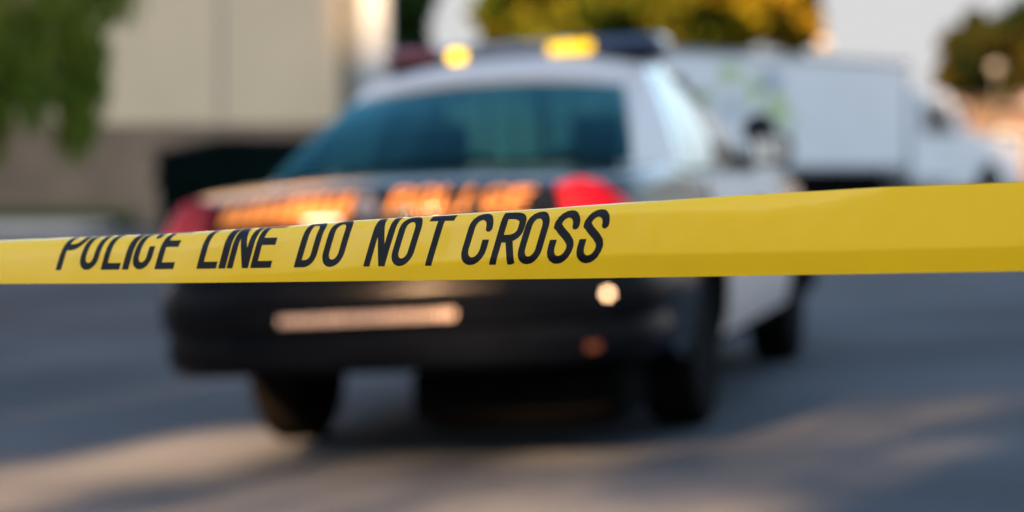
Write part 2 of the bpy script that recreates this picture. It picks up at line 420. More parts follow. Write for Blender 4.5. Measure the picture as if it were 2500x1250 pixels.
# letters: (glyph, left, right) along the baseline in photograph pixels
LET = [('P', 133.6, 181), ('O', 186, 231), ('L', 243, 289), ('I', 295, 311), ('C', 315, 361), ('E', 374.5, 421),
       ('L', 477.6, 525.6), ('I', 531, 548.6), ('N', 552, 604.6), ('E', 610, 660), ('D', 717, 765), ('O', 779, 832),
       ('N', 888, 941), ('O', 950, 1004), ('T', 1017, 1078), ('C', 1120, 1180), ('R', 1196.5, 1259), ('O', 1260, 1318),
       ('S', 1331, 1393), ('S', 1403, 1465)]
mb = MB(); W0 = 14.3 / 76; CAP = .0505
def arclen_x(x0, du):      # photograph column du metres to the right of x0 along the lower edge
    x = x0
    for _ in range(5):
        x = x0 + du * (x - x0) / max(1e-9, (tbase(x) - tbase(x0)).length) if abs(x - x0) > .5 else x0 + du * 2500
    return x
for ch, xa, xb in LET:
    width = (tbase(xb) - tbase(xa)).length; w = width / CAP
    k = (xb - xa) / width       # pixels per metre here
    t = .145 if ch != 'I' else w
    if ch == 'I': t = w
    glyph_mesh(mb, ch, w, min(t, w), .27, .0125,
               lambda u, v, xa=xa, k=k: inv(tpoint(xa + u * k, W0 + v / TW, .00022)), 0, CAP, 0)
mb.build("lettering", M["ink"], tape, sharp=80)

# ------------------------------------------------------------------ police car
def bend(x, y):       # plan curvature of the tail
    return y + .075 * (abs(x) / .95) ** 2.4 * sm(-.7, -1.25, y)
Wt = [(-1.34, .80), (-1.27, .88), (-1.1, .935), (-.8, .965), (-.3, .985), (1, .99), (2.6, .985), (3.3, .96), (3.7, .92), (3.95, .84), (4.03, .70)]
Tt = [(-1.34, .93), (-1.30, .965), (-1.22, .992), (-1.0, 1.012), (-.5, 1.03), (-.3, 1.035), (.2, .985), (2.4, .975), (2.6, .975), (3.2, .93), (3.8, .85), (3.97, .80), (4.03, .74)]
Pt = [(.18, .88), (.24, .945), (.36, .985), (.52, 1.0), (.68, .995), (.80, .975), (.92, .945), (1.05, .91)]
def sidex(y, z): return itp(Wt, y) * itp(Pt, z)
def section(y):
    T = itp(Tt, y); zb = itp([(-1.34, .36), (-.9, .34), (-.5, .24), (0, .20), (3.8, .20), (4.03, .30)], y); pts = [(0, zb), (.4, zb), (sidex(y, zb) - .05, zb)]
    zs = T - .10
    for i in range(17):
        z = lerp(zb + .02, zs, i / 16); pts.append((sidex(y, z), z))
    xs_ = sidex(y, zs); r = .085
    for a in range(1, 7):
        an = R(a * 15); pts.append((xs_ - r + r * math.cos(an), zs + .085 * math.sin(an)))
    xe = pts[-1][0]
    for i in range(1, 9):
        x = xe * (1 - i / 8); pts.append((x, zs + .085 + .022 * (1 - (x / xe) ** 2)))
    return pts
ct = math.cos(R(14)); st = math.sin(R(14))
CX, CY = -.098, 10.15; LIFT = .067
fwd0 = Vector((st, ct, 0)); upn = Vector((-TILT, 0, 1)).normalized()
fwd = (fwd0 - upn * fwd0.dot(upn)).normalized(); rgt = fwd.cross(upn)
car = empty("police_car")
mw = Matrix.Identity(4)
for i in range(3): mw[i][0] = rgt[i]; mw[i][1] = fwd[i]; mw[i][2] = upn[i]
mw[0][3], mw[1][3], mw[2][3] = CX, CY, gz(CX, CY) + LIFT
car.matrix_world = mw
tag(car, "black and white police sedan with amber lights flashing on its roof bar, seen from behind", "car")
ys_ = sorted(set([-1.34, -1.32, -1.30, -1.27, -1.22] + list(np.linspace(-1.15, 3.9, 70)) + [3.95, 3.99, 4.03]))
rows = []
for y in ys_:
    h = section(y); full = [(x, bend(x, y), z) for x, z in h] + [(-x, bend(x, y), z) for x, z in reversed(h[1:-1])]
    rows.append(full)
mb = MB(); mb.grid(rows, close=True); n = len(rows[0]); k = len(rows)
mb.f.append(tuple(range(n))); mb.m.append(0); mb.f.append(tuple(reversed(range((k - 1) * n, k * n)))); mb.m.append(0)
body = mb.build("body", M["black"], None, sharp=40)
body.data.materials.append(M["dark"])
import bmesh
bm = bmesh.new(); bm.from_mesh(body.data); bmesh.ops.recalc_face_normals(bm, faces=bm.faces); bm.to_mesh(body.data); bm.free()
cutters = []
for wy in (0, 2.91):
    for s in (-1, 1):
        c_ = MB(); c_.lathe([(0, .385), (.5, .385)], (s * .66, wy, .335), (s, 0, 0), 40); co = c_.build("cut", M["dark"], None)
        bm = bmesh.new(); bm.from_mesh(co.data); bmesh.ops.recalc_face_normals(bm, faces=bm.faces); bm.to_mesh(co.data); bm.free()
        md = body.modifiers.new("b", 'BOOLEAN'); md.operation = 'DIFFERENCE'; md.object = co; md.solver = 'EXACT'; cutters.append(co)
dg = bpy.context.evaluated_depsgraph_get(); new = bpy.data.meshes.new_from_object(body.evaluated_get(dg)); body.modifiers.clear(); body.data = new
for co in cutters: bpy.data.objects.remove(co)
body.parent = car

# doors: white sheets following the flank
def door(y0, y1, s, arch=None):
    rows = []
    for i in range(15):
        z = lerp(.27, .945, i / 14); r = []
        for j in range(13):
            a, b = y0, y1
            if arch is not None:
                dz = z - .34
                if abs(dz) < .43: a = max(a, arch + math.sqrt(max(0, .43 ** 2 - dz ** 2)))
            y = lerp(a, b, j / 12); r.append((s * (sidex(y, z) + .010), y, z))
        rows.append(r if s > 0 else list(reversed(r)))
    return panel(rows, .03, "door", M["white"], car, lambda i, j: (s, 0, 0))
for s in (1, -1):
    for (a, b, ar, hy) in ((.30, 1.36, 0, .42), (1.38, 2.40, None, 1.48)):
        d_ = door(a, b, s, ar)
        h_ = MB(); h_.box((s * (sidex(hy, .82) + .022), hy + .02, .80), (.022, .17, .035), bev=.008); h_.build("handle", M["plastic"], d_)
# greenhouse: belt line and roof line points
GB = [(-.45, .70, 1.030), (-.36, .80, 1.005), (.35, .845, .975), (1.37, .86, .97), (2.25, .84, .975), (2.45, .74, .985)]
def strip(a0, a1, b0, b1, n=8, bow=0.0, bdir=(0, 0, 1)):
    rows = []
    for i in range(n + 1):
        t = i / n; p = Vector(a0).lerp(Vector(a1), t); q = Vector(b0).lerp(Vector(b1), t)
        rows.append((p, q))
    return rows
def pane(bl, br, tl, tr, bow, bdir, name, m, th, outd, nx=16, ny=10, parent=car, bowv=0.0):
    rows = []
    for i in range(ny + 1):
        v = i / ny; r = []
        for j in range(nx + 1):
            u = j / nx
            p = Vector(bl).lerp(Vector(br), u).lerp(Vector(tl).lerp(Vector(tr), u), v)
            p += Vector(bdir) * (bow * 4 * u * (1 - u)) + Vector(outd) * (bowv * 4 * v * (1 - v)); r.append(p)
        rows.append(r)
    return panel(rows, th, name, m, parent, lambda i, j: outd)
ZR = 1.455
roof_rows = []
for i in range(15):
    v = i / 14; y = lerp(.30, 1.62, v); hw = itp([(.30, .61), (.9, .625), (1.62, .60)], y); z0 = itp([(.30, ZR - .105), (.42, ZR - .055), (.6, ZR - .018), (.85, ZR), (1.3, ZR), (1.62, ZR - .045)], y)
    r = []
    for j in range(21):
        u = -1 + j / 10; x = u * hw
        yy = y - .06 * (1 - u * u) * (1 - sm(0, .25, v)) + .08 * (1 - u * u) * sm(.75, 1, v)
        r.append((x, yy, z0 + .075 * (1 - abs(u) ** 2.6) + .0))
    roof_rows.append(r)
panel(roof_rows, .035, "roof", M["white"], car, lambda i, j: (0, 0, 1))
# rear window and windscreen
pane((-.75, -.43, 1.038), (.765, -.43, 1.038), (-.585, .285, ZR - .098), (.60, .285, ZR - .098), .065, (0, -.85, .62), "rear_window", M["carglass"], .006, (0, -.42, .9), bowv=.02)
pane((.74, 2.47, .98), (-.74, 2.47, .98), (.585, 1.63, ZR - .04), (-.585, 1.63, ZR - .04), .09, (0, .8, .3), "windscreen", M["screenglass"], .006, (0, .5, .86), bowv=.02)
# pillars and side panes
def quad_sheet(p, name, m, th, s, par=car):
    a, b, c, d = [Vector(q) for q in p]      # bottom rear, bottom front, top front, top rear
    rows = [[a.lerp(b, u / 6).lerp(d.lerp(c, u / 6), v / 6) + Vector((s, 0, .3)) * (.018 * 4 * (v / 6) * (1 - v / 6)) for u in range(7)] for v in range(7)]
    if s < 0: rows = [list(reversed(r)) for r in rows]
    return panel(rows, th, name, m, par, lambda i, j: (s, 0, 0))
for s in (1, -1):
    B = lambda y, dz=0.0: (s * itp([(-.43, .755), (-.30, .81), (.3, .845), (1.4, .86), (2.2, .845), (2.46, .75)], y), y, itp([(-.43, 1.03), (.2, .985), (2.4, .97)], y) - .01 + dz)
    T = lambda y: (s * itp([(.30, .61), (.9, .628), (1.62, .60)], y), y, itp([(.30, ZR - .105), (.42, ZR - .055), (.6, ZR - .018), (.85, ZR), (1.3, ZR), (1.62, ZR - .045)], y) - .004)
    quad_sheet([B(-.44), B(.20), T(.66), T(.31)], "rear_pillar", M["white"], .05, s)
    quad_sheet([B(.20), B(.36), T(.84), T(.66)], "quarter_window", M["sideglass"], .006, s)
    w1 = quad_sheet([B(.40), B(1.34), T(1.10), T(.86)], "side_window", M["sideglass"], .006, s)
    quad_sheet([B(1.34), B(1.42), T(1.15), T(1.10)], "centre_pillar", M["plastic"], .04, s)
    w2 = quad_sheet([B(1.42), B(2.38), T(1.60), T(1.15)], "side_window", M["sideglass"], .006, s)
    mb = MB(); mb.tube([Vector(B(2.46)) , Vector(T(1.63))], [.034, .026], 8); mb.build("front_pillar", M["plastic"], car)
    mb = MB(); mb.tube([Vector(B(y)) + Vector((s * .012, 0, .0)) for y in (-.2, .35, 1.0, 1.6, 2.2, 2.44)], .014, 6); mb.build("belt_trim", M["plastic"], car)
    # mirror
    mir = MB(); mir.box((s * .975, 2.03, 1.045), (.21, .085, .155), bev=.03); mir.box((s * .86, 2.06, .99), (.10, .05, .05), bev=.012)
    mo = mir.build("wing_mirror", M["plastic"], car)
    g = MB(); g.box((s * .975, 1.985, 1.045), (.17, .006, .12), bev=.002); g.build("mirror_glass", M["chrome"], mo)
    # wheels
    for wy in (0, 2.91):
        we = empty("wheel", (s * .83, wy, .345 - LIFT)); we.parent = car
        ty = MB(); ty.lathe([(-.112, .20), (-.118, .24), (-.112, .32), (-.085, .345), (.085, .345), (.112, .32), (.118, .24), (.112, .20)], (0, 0, 0), (s, 0, 0), 40)
        ty.build("tyre", M["rubber"], we)
        ri = MB(); ri.lathe([(-.10, .205), (.085, .205), (.105, .198), (.09, .185), (.04, .15), (.06, .09), (.085, .05), (.09, .02)], (0, 0, 0), (s, 0, 0), 32)
        ri.build("rim", M["steel"], we)
# spotlight by the windscreen pillar
for s in (1, -1):
    sp = MB(); sp.lathe([(-.075, .02), (-.06, .05), (-.02, .075), (.04, .082), (.055, .082), (.06, .07)], (s * .895, 2.16, 1.15), (.1 * s, 1, 0), 20)
    sp.tube([(s * .895, 2.15, 1.11), (s * .86, 2.2, 1.06), (s * .80, 2.24, 1.03)], .016, 8)
    sp.build("spotlight", M["plastic"], car)
# trunk lid wraps over the tail
lid = [(-.50, 1.052), (-.8, 1.042), (-1.05, 1.030), (-1.2, 1.012), (-1.28, .990), (-1.33, .958), (-1.352, .90), (-1.360, .80), (-1.360, .715)]
def lidpt(x, k, off=0):
    i = min(int(k), len(lid) - 2); f = k - i; y = lerp(lid[i][0], lid[i + 1][0], f); z = lerp(lid[i][1], lid[i + 1][1], f)
    hw = .66; crown = .030 * (abs(x) / .66) ** 2 * (1 if k < 5 else .6)
    return Vector((x, bend(x, y) - off, z - crown))
rows = [[lidpt(-.70 + 1.40 * j / 24, k / 3) for j in range(25)] for k in range(0, 25)]
rows = [list(reversed(r)) for r in rows]
panel(rows, .012, "trunk_lid", M["black"], car, lambda i, j: (0, 0, 1) if i < 13 else (0, -1, 0))
# lettering on the lid
mb = MB()
LA = [0.0]
for a_, b_ in zip(reversed(lid[:-1]), reversed(lid[1:])): LA.append(LA[-1] + math.hypot(a_[0] - b_[0], a_[1] - b_[1]))
def onlid(u, v):       # v: distance up the panel from its lower edge
    k = 0
    while k < len(LA) - 2 and LA[k + 1] < v: k += 1
    q = (v - LA[k]) / (LA[k + 1] - LA[k]); p = lidpt(u, max(0, 8 - k - q), 0)
    return p + (Vector((0, -.007, 0)) if v < .2 else Vector((0, -.006, .004)))
def word(chars, x0, x1, z0, cap, shear):
    n = len(chars); step = (x1 - x0) / n
    for i, ch in enumerate(chars):
        w = step * .84 / cap * (.45 if ch == 'I' else 1)
        glyph_mesh(mb, ch, w, min(.19, w), shear, .06, lambda u, v: onlid(u, v), x0 + i * step, cap, z0)
word("POLICE", .02, .55, .180, .105, .35)
mb.build("trunk_lettering", M["gold"], car)
mb = MB(); word("#^##^###^#", -.64, -.12, .180, .100, .35); mb.build("trunk_lettering", M["gold"], car)
mb = MB(); e = lidpt(-.055, 5.6, .004); mb.lathe([(0, .045), (.006, .047), (.010, .035)], e, (0, -1, 0), 24); mb.build("trunk_emblem", M["emblem"], car)
# tail lamps wrap round the corners
def tail(s, m):
    rows = []
    plan = [(.68, -1.335), (.76, -1.318), (.82, -1.30), (.86, -1.275), (.895, -1.235), (.915, -1.18), (.925, -1.13), (.93, -1.10), (.932, -1.06)]
    for i in range(9):
        v = i / 8; r = []
        for (px, py) in plan:
            z = lerp(.735, itp([(.66, .955), (.72, .99), (.80, .985), (.88, .93), (.94, .86)], px), v)
            q = 1 - .045 * v ** 3
            r.append((s * px * q, py + .04 * v ** 2 - .02 * 0, z - .012 * (px > .9) - .0))
        rows.append(r if s > 0 else list(reversed(r)))
    o = panel(rows, .05, "tail_lamp", m, car, lambda i, j: (s * .5, -.8, 0))
    o.location = (s * .016, -.03 + .0, 0)
    return o
t1 = tail(1, M["redlit"]); tag(t1, "right tail lamp glowing bright red"); tail(-1, M["red"])
# rear bumper
plan = [(-.965, -.62), (-.972, -.95), (-.955, -1.14), (-.915, -1.27), (-.84, -1.365), (-.70, -1.42), (-.45, -1.452), (0, -1.462)]
plan = plan + [(-x, y) for x, y in reversed(plan[:-1])]
def bsweep(prof_, name, m, pl, parent=car):
    rows = []
    for i, (x, y) in enumerate(pl):
        a = Vector(pl[max(0, i - 1)]); b = Vector(pl[min(len(pl) - 1, i + 1)]); t = (b - a).normalized(); nn = Vector((t.y, -t.x))
        rows.append([(x + nn.x * o, y + nn.y * o, z) for o, z in prof_])
    mb = MB(); mb.grid(rows, close=True); n = len(prof_)
    mb.f.append(tuple(range(n))); mb.m.append(0); mb.f.append(tuple(reversed(range((len(pl) - 1) * n, len(pl) * n)))); mb.m.append(0)
    return mb.build(name, m, parent, sharp=30)
bsweep([(-.16, .33), (-.05, .32), (-.02, .35), (-.008, .42), (-.02, .455), (-.02, .475), (.0, .49), (.006, .56), (0, .63), (-.02, .665), (-.06, .69), (-.16, .70)], "rear_bumper", M["satin"], plan)
fplan = [(-.975, 3.45), (-.965, 3.75), (-.90, 3.98), (-.7, 4.10), (-.35, 4.16), (0, 4.17)]; fplan = fplan + [(-x, y) for x, y in reversed(fplan[:-1])]
bsweep([(.14, .27), (.04, .25), (.0, .30), (0, .50), (.02, .58), (.06, .62), (.14, .62)], "front_bumper", M["black"], fplan)
# pale slogan along the bumper
mb = MB()
def onbump(u, v):
    y = itp([(x, y) for x, y in plan[4:-4]], u); return Vector((u, y - .0095, v))
for i in range(30):
    x0 = -.385 + i * .0225
    glyph_mesh(mb, random.choice("OCSDN"), .50, .27, .12, .08, onbump, x0, .032, .510)
mb.build("bumper_slogan", M["peach"], car)
# number plate, plate lamp, glowing stand-ins for a glint and a reflection
mb = MB(); mb.box((-.03, -1.374, .765), (.31, .008, .155), bev=.003); mb.build("number_plate", M["plate"], car)
mb = MB(); mb.box((-.225, -1.366, .885), (.13, .02, .012), bev=.003); mb.build("plate_lamp", M["tagl"], car)
mb = MB(); mb.lathe([(0, .014), (.008, .014), (.012, .006)], (.835, -1.398, .570), (.4, -1, 0), 12); o = mb.build("bumper_strobe", M["strobe"], car)  # glint on the bumper corner, added as a small glowing disc
mb = MB(); mb.box((.775, -1.41, .385), (.05, .01, .03), bev=.004); mb.build("reflector", M["orangereflector"], car)  # painted reflection, built as a small glowing plate
# light bar across the roof
lb = empty("light_bar", (.025, .98, 1.505)); lb.rotation_euler = (0, R(.7), 0); lb.parent = car
mb = MB(); mb.box((0, 0, 0), (1.24, .30, .035), bev=.012)
for s in (-1, 1): mb.box((s * .50, 0, -.035), (.05, .16, .05), bev=.01)
mb.build("bar_base", M["plastic"], lb)
def lens(x0, x1, m, nm):
    mb = MB(); mb.box(((x0 + x1) / 2, 0, .057), (x1 - x0, .29, .078), bev=.025); mb.build(nm, m, lb)
lens(-.645, -.38, M["redbar"], "red_lens"); lens(-.377, .20, M["clearbar"], "clear_lens"); lens(.203, .645, M["bluebar"], "blue_lens")
mb = MB(); mb.box((-.295, -.150, .045), (.075, .014, .050), bev=.004); mb.build("amber_lamp", M["amber"], lb)
mb = MB(); mb.box((.235, -.150, .055), (.20, .014, .048), bev=.004); mb.build("amber_lamp", M["amber2"], lb)
mb = MB(); mb.box((.235, -.152, -.012), (.17, .012, .024), bev=.004); mb.build("red_lamp", M["pinkglow"], lb)  # glowing strip in place of the red spill on the roof
# cabin
for (x, y) in ((-.37, 1.15), (.37, 1.15)):
    mb = MB(); mb.box((x, y, .62), (.5, .5, .16), bev=.05); mb.box((x, y - .28, .86), (.48, .14, .50), bev=.05); mb.box((x, y - .30, 1.17), (.26, .10, .16), bev=.04)
    mb.build("seat", M["seat"], car)
mb = MB(); mb.box((0, .42, .60), (1.3, .5, .16), bev=.05); mb.box((0, .14, .84), (1.3, .16, .46), bev=.05); mb.build("rear_bench", M["seat"], car)
mb = MB()
for i in range(9): mb.tube([(-.56 + i * .14, .72, .8), (-.54 + i * .135, .80, 1.36)], .007, 6)
mb.tube([(-.58, .80, 1.36), (.58, .80, 1.36)], .014, 6); mb.tube([(-.6, .72, .8), (.6, .72, .8)], .014, 6); mb.build("partition", M["plastic"], car)
mb = MB(); mb.box((0, -.22, 1.035), (1.3, .36, .012)); mb.build("parcel_shelf", M["seat"], car)
mb = MB(); mb.box((0, 1.6, .30), (1.2, 3.2, .08), bev=.03); mb.tube([(-.82, 0, .33), (.82, 0, .33)], .05, 10); mb.box((0, 0, .33), (.28, .30, .26), bev=.08); mb.box((.2, -.78, .37), (.7, .5, .14), bev=.05)
mb.tube([(-.82, 2.91, .33), (.82, 2.91, .33)], .04, 10)
mb.box((.38, -.72, .19), (.82, .66, .27), bev=.06); mb.box((.3, .2, .2), (.6, 1.2, .16), bev=.05)  # rear block hung low to stand in for the shadow under the car
mb.build("underbody", M["dark"], car)
mb = MB(); mb.tube([(.45, .5, .30), (.48, -.9, .32), (.48, -1.30, .325)], .026, 10); mb.build("exhaust", M["dark"], car)
for s in (-1, 1):
    mb = MB(); mb.box((s * .66, 3.99, .70), (.36, .08, .13), bev=.03); mb.build("headlamp", M["chrome"], car)
mb = MB(); mb.box((0, 4.04, .69), (.80, .05, .14), bev=.02); mb.build("grille", M["plastic"], car)

# ------------------------------------------------------------------ dumpster
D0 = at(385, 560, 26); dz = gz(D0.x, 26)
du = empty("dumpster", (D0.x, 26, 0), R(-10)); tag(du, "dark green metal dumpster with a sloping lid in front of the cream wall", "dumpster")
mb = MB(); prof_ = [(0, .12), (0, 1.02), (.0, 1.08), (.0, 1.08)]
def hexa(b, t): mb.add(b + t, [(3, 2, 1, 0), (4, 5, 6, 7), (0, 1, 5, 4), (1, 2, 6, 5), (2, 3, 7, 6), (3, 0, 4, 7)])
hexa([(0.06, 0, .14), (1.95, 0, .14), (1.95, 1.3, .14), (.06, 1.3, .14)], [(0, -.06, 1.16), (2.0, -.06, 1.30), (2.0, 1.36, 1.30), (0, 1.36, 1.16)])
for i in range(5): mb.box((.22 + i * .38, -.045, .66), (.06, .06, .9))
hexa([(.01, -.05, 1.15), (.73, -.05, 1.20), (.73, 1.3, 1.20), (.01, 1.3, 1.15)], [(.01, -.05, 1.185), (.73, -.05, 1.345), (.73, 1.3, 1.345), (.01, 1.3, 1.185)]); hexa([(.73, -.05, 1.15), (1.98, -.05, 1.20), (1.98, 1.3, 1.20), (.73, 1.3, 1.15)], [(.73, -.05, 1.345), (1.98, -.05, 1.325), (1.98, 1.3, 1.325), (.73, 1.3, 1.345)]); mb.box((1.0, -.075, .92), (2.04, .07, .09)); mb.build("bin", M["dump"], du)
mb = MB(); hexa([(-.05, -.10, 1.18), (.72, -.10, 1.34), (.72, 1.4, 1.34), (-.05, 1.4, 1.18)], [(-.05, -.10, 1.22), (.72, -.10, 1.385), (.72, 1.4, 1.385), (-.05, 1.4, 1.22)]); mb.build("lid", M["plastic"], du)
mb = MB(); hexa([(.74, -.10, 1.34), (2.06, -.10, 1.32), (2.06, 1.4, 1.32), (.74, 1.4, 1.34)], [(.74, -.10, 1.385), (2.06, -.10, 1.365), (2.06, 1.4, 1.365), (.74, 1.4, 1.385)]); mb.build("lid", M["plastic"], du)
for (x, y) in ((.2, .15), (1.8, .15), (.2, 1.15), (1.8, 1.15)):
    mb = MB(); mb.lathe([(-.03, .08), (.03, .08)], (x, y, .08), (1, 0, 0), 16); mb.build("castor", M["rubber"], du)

# ------------------------------------------------------------------ warehouse on the left
WY = 42.0
def wx(px, d=WY): return (px - 1250) / F * d
def wz(py, d=WY): return at(1250, py, d).z
x0, x1 = wx(-1600), wx(828); z1 = wz(302)
wb = empty("warehouse", (x1, WY, 0)); tag(wb, "cream panelled warehouse with a brown lower band and a white corner column", "building")
L0 = x0 - x1
mb = MB(); mb.box((L0 / 2, 6, (z1 + 9) / 2), (-L0, 12, 9 - z1)); mb.build("upper_wall", M["wall"], wb)
mb = MB(); mb.box((L0 / 2, 6 - .05, z1 / 2), (-L0 + .0, 12.06, z1 - .004)); mb.build("lower_wall", M["wallcap"], wb)
for px in (100, 540): mb = MB(); mb.box((wx(px) - x1, -.006, (z1 + 9) / 2), (.05, .03, 8.9 - z1)); mb.build("panel_joint", M["joint"], wb)
mb = MB(); mb.box((wx(852) - x1, .5, 3.5), (wx(880) - wx(826), .9, 7), bev=.02); mb.build("downpipe_recess", M["downpipe"], wb)
mb = MB(); mb.box((wx(917) - x1, -.2, 3.6), (wx(955) - wx(882), .5, 7.2), bev=.03); mb.box((wx(917) - x1, -.2, .15), (.66, .64, .3), bev=.03); mb.build("corner_column", M["column"], wb)
mb = MB(); mb.box((L0 / 2, 6, 9.15), (-L0 + .8, 12.8, .3)); mb.build("roof", M["roofm"], wb)
# pavement, kerb, planting at its foot
mb = MB(); mb.box((wx(-1600) / 2 + wx(300) / 2, 39.6, .06), (wx(300) - wx(-1600), 4.6, .12), bev=.03); tag(mb.build("pavement", M["concrete"]), kind="structure")
def leaves(n, centers, radii, size, squash=1.0, shell=.55, droop=0.0):
    cs = np.array(centers, float); rs = np.array(radii, float)
    vol = rs.prod(axis=1) ** (2 / 3); pk = rng.choice(len(cs), n, p=vol / vol.sum())
    d = rng.normal(size=(n, 3)); d /= np.linalg.norm(d, axis=1)[:, None]
    r = (shell + (1 - shell) * rng.random(n)) ** .8; p = cs[pk] + d * rs[pk] * (r * (1 + .12 * rng.normal(size=n)))[:, None]
    if droop: p[:, 2] -= droop * rng.random(n) ** 2
    return p
def leaf_obj(name, p, size, m, parent, hang=False):
    n = len(p); a = rng.normal(size=(n, 3)); b = rng.normal(size=(n, 3))
    if hang: a[:, :2] *= .25; a[:, 2] = 1
    a /= np.linalg.norm(a, axis=1)[:, None]; b -= a * (a * b).sum(1)[:, None]; b /= np.linalg.norm(b, axis=1)[:, None]
    s = size * (.6 + .8 * rng.random(n))[:, None]; A = a * s * (1.4 if hang else 1); Bv = b * s * (.35 if hang else .6)
    v = np.stack([p - A, p + Bv, p + A, p - Bv], axis=1).reshape(-1, 3)
    me = bpy.data.meshes.new(name); me.vertices.add(4 * n); me.vertices.foreach_set("co", v.ravel().astype(np.float32))
    me.loops.add(4 * n); me.loops.foreach_set("vertex_index", np.arange(4 * n, dtype=np.int32))
    me.polygons.add(n); me.polygons.foreach_set("loop_start", np.arange(0, 4 * n, 4, dtype=np.int32)); me.update(calc_edges=True); me.validate()
    me.materials.append(m); o = bpy.data.objects.new(name, me); C.objects.link(o); o.parent = parent; return o
def tree(name, base, blobs, m, label, n, size, trunk=.22, group=None, hang=False, droop=0, shell=.45):
    root = empty(name, base); tag(root, label, "tree", group)
    mb = MB(); top = max(b[0][2] for b in blobs)
    mb.tube([(0, 0, -.1), (.05, 0, top * .35), (-.05, .05, top * .7), (0, 0, top)], [trunk * 1.3, trunk, trunk * .7, trunk * .25], 10)
    for b in blobs[:7]:
        c = Vector(b[0]); mb.tube([(0, 0, top * .3), c * .5 + Vector((0, 0, top * .22)), c], [trunk * .5, trunk * .3, trunk * .08], 7)
    mb.build("trunk", M["bark"], root)
    p = leaves(n, [b[0] for b in blobs], [b[1] for b in blobs], size, shell=shell, droop=droop)
    leaf_obj("crown", p, size, m, root, hang)
    return root
def blobs_px(base, d, lst, depth=1.6):
    """crown masses given where they stand: centre and half sizes in photograph pixels at distance d"""
    out = []
    for (px, py, rx, rz) in lst:
        p = at(px, py, d); out.append(((p.x - base[0], random.uniform(-.5, .5) * depth, p.z), (rx / F * d, rx / F * d * .9 + .2, rz / F * d)))
    return out
# willow hanging in from the upper left
d = 19.0; base = (at(-260, 300, d).x, d, 0)
wl = blobs_px(base, d, [(-5, 60, 150, 150), (165, 20, 105, 110), (200, 130, 75, 120), (85, 170, 110, 110), (-25, 230, 75, 140), (180, 250, 62, 95), (-105, 300, 100, 160), (255, -60, 90, 60), (-295, 0, 260, 260), (15, -180, 260, 130), (-195, -350, 300, 200)])
tree("willow_tree", base, wl, M["leafA"], "willow tree with trailing olive green foliage hanging in at the upper left", 17000, .050, trunk=.16, hang=True, droop=.30, shell=.2)
# low planting
p = np.column_stack([rng.uniform(wx(-900), wx(330), 5000), rng.uniform(41.0, 41.8, 5000), .12 + .16 * rng.random(5000) ** 1.5])
g = leaf_obj("ground_cover", p, .07, M["grass"], None); tag(g, "low green planting along the foot of the cream wall", "plants", kind="stuff")
# distant trees
def far(px, d, lst, m, lab, n=9000, s=.16, nm="tree", grp=None):
    b = (at(px, 300, d).x, d, 0); return tree(nm, b, blobs_px(b, d, lst), m, lab, n, s, trunk=.2, group=grp)
GT = "trees beyond the parked truck"
far(985, 62, [(970, 40, 50, 90), (1015, 10, 42, 70), (1000, 110, 55, 60), (1040, -30, 30, 50), (930, -60, 90, 60), (960, 200, 60, 60)], M["leafB"], "dark green tree showing narrowly beside the white corner column", 9000, .13, "leafy_tree", GT)
far(1330, 66, [(1215, 40, 60, 75), (1260, 20, 90, 70), (1340, 60, 90, 80), (1230, 90, 45, 50), (1400, 20, 90, 80), (1310, -70, 130, 70), (1330, 140, 100, 60)], M["leafF"], "olive green tree behind the amber lamps of the light bar", 14000, .15, "leafy_tree", GT)
far(1570, 70, [(1500, 40, 90, 80), (1590, 20, 100, 90), (1560, 90, 110, 70), (1640, 70, 80, 70), (1560, -80, 150, 70)], M["leafF"], "broad green tree above the left end of the white truck box", 16000, .15, "leafy_tree", GT)
far(1760, 74, [(1700, 40, 80, 80), (1780, 10, 80, 80), (1790, 75, 75, 50), (1720, -70, 120, 60), (1730, 100, 90, 50)], M["leafC"], "green tree above the middle of the white truck box", 13000, .15, "leafy_tree", GT)
far(1935, 78, [(1900, 20, 60, 80), (1960, 30, 52, 70), (1930, 80, 75, 45), (1950, -60, 70, 60)], M["leafD"], "yellow autumn tree at the edge of the white sky", 9000, .15, "leafy_tree", GT)
far(2400, 60, [(2345, 130, 62, 65), (2400, 110, 75, 60), (2470, 110, 70, 70), (2430, 190, 90, 60), (2530, 60, 80, 70), (2330, 190, 50, 50), (2380, 40, 22, 18), (2470, 60, 40, 30), (2560, 150, 90, 90)], M["leafE"], "dark brownish green tree behind the truck cab", 15000, .12, "leafy_tree", GT)

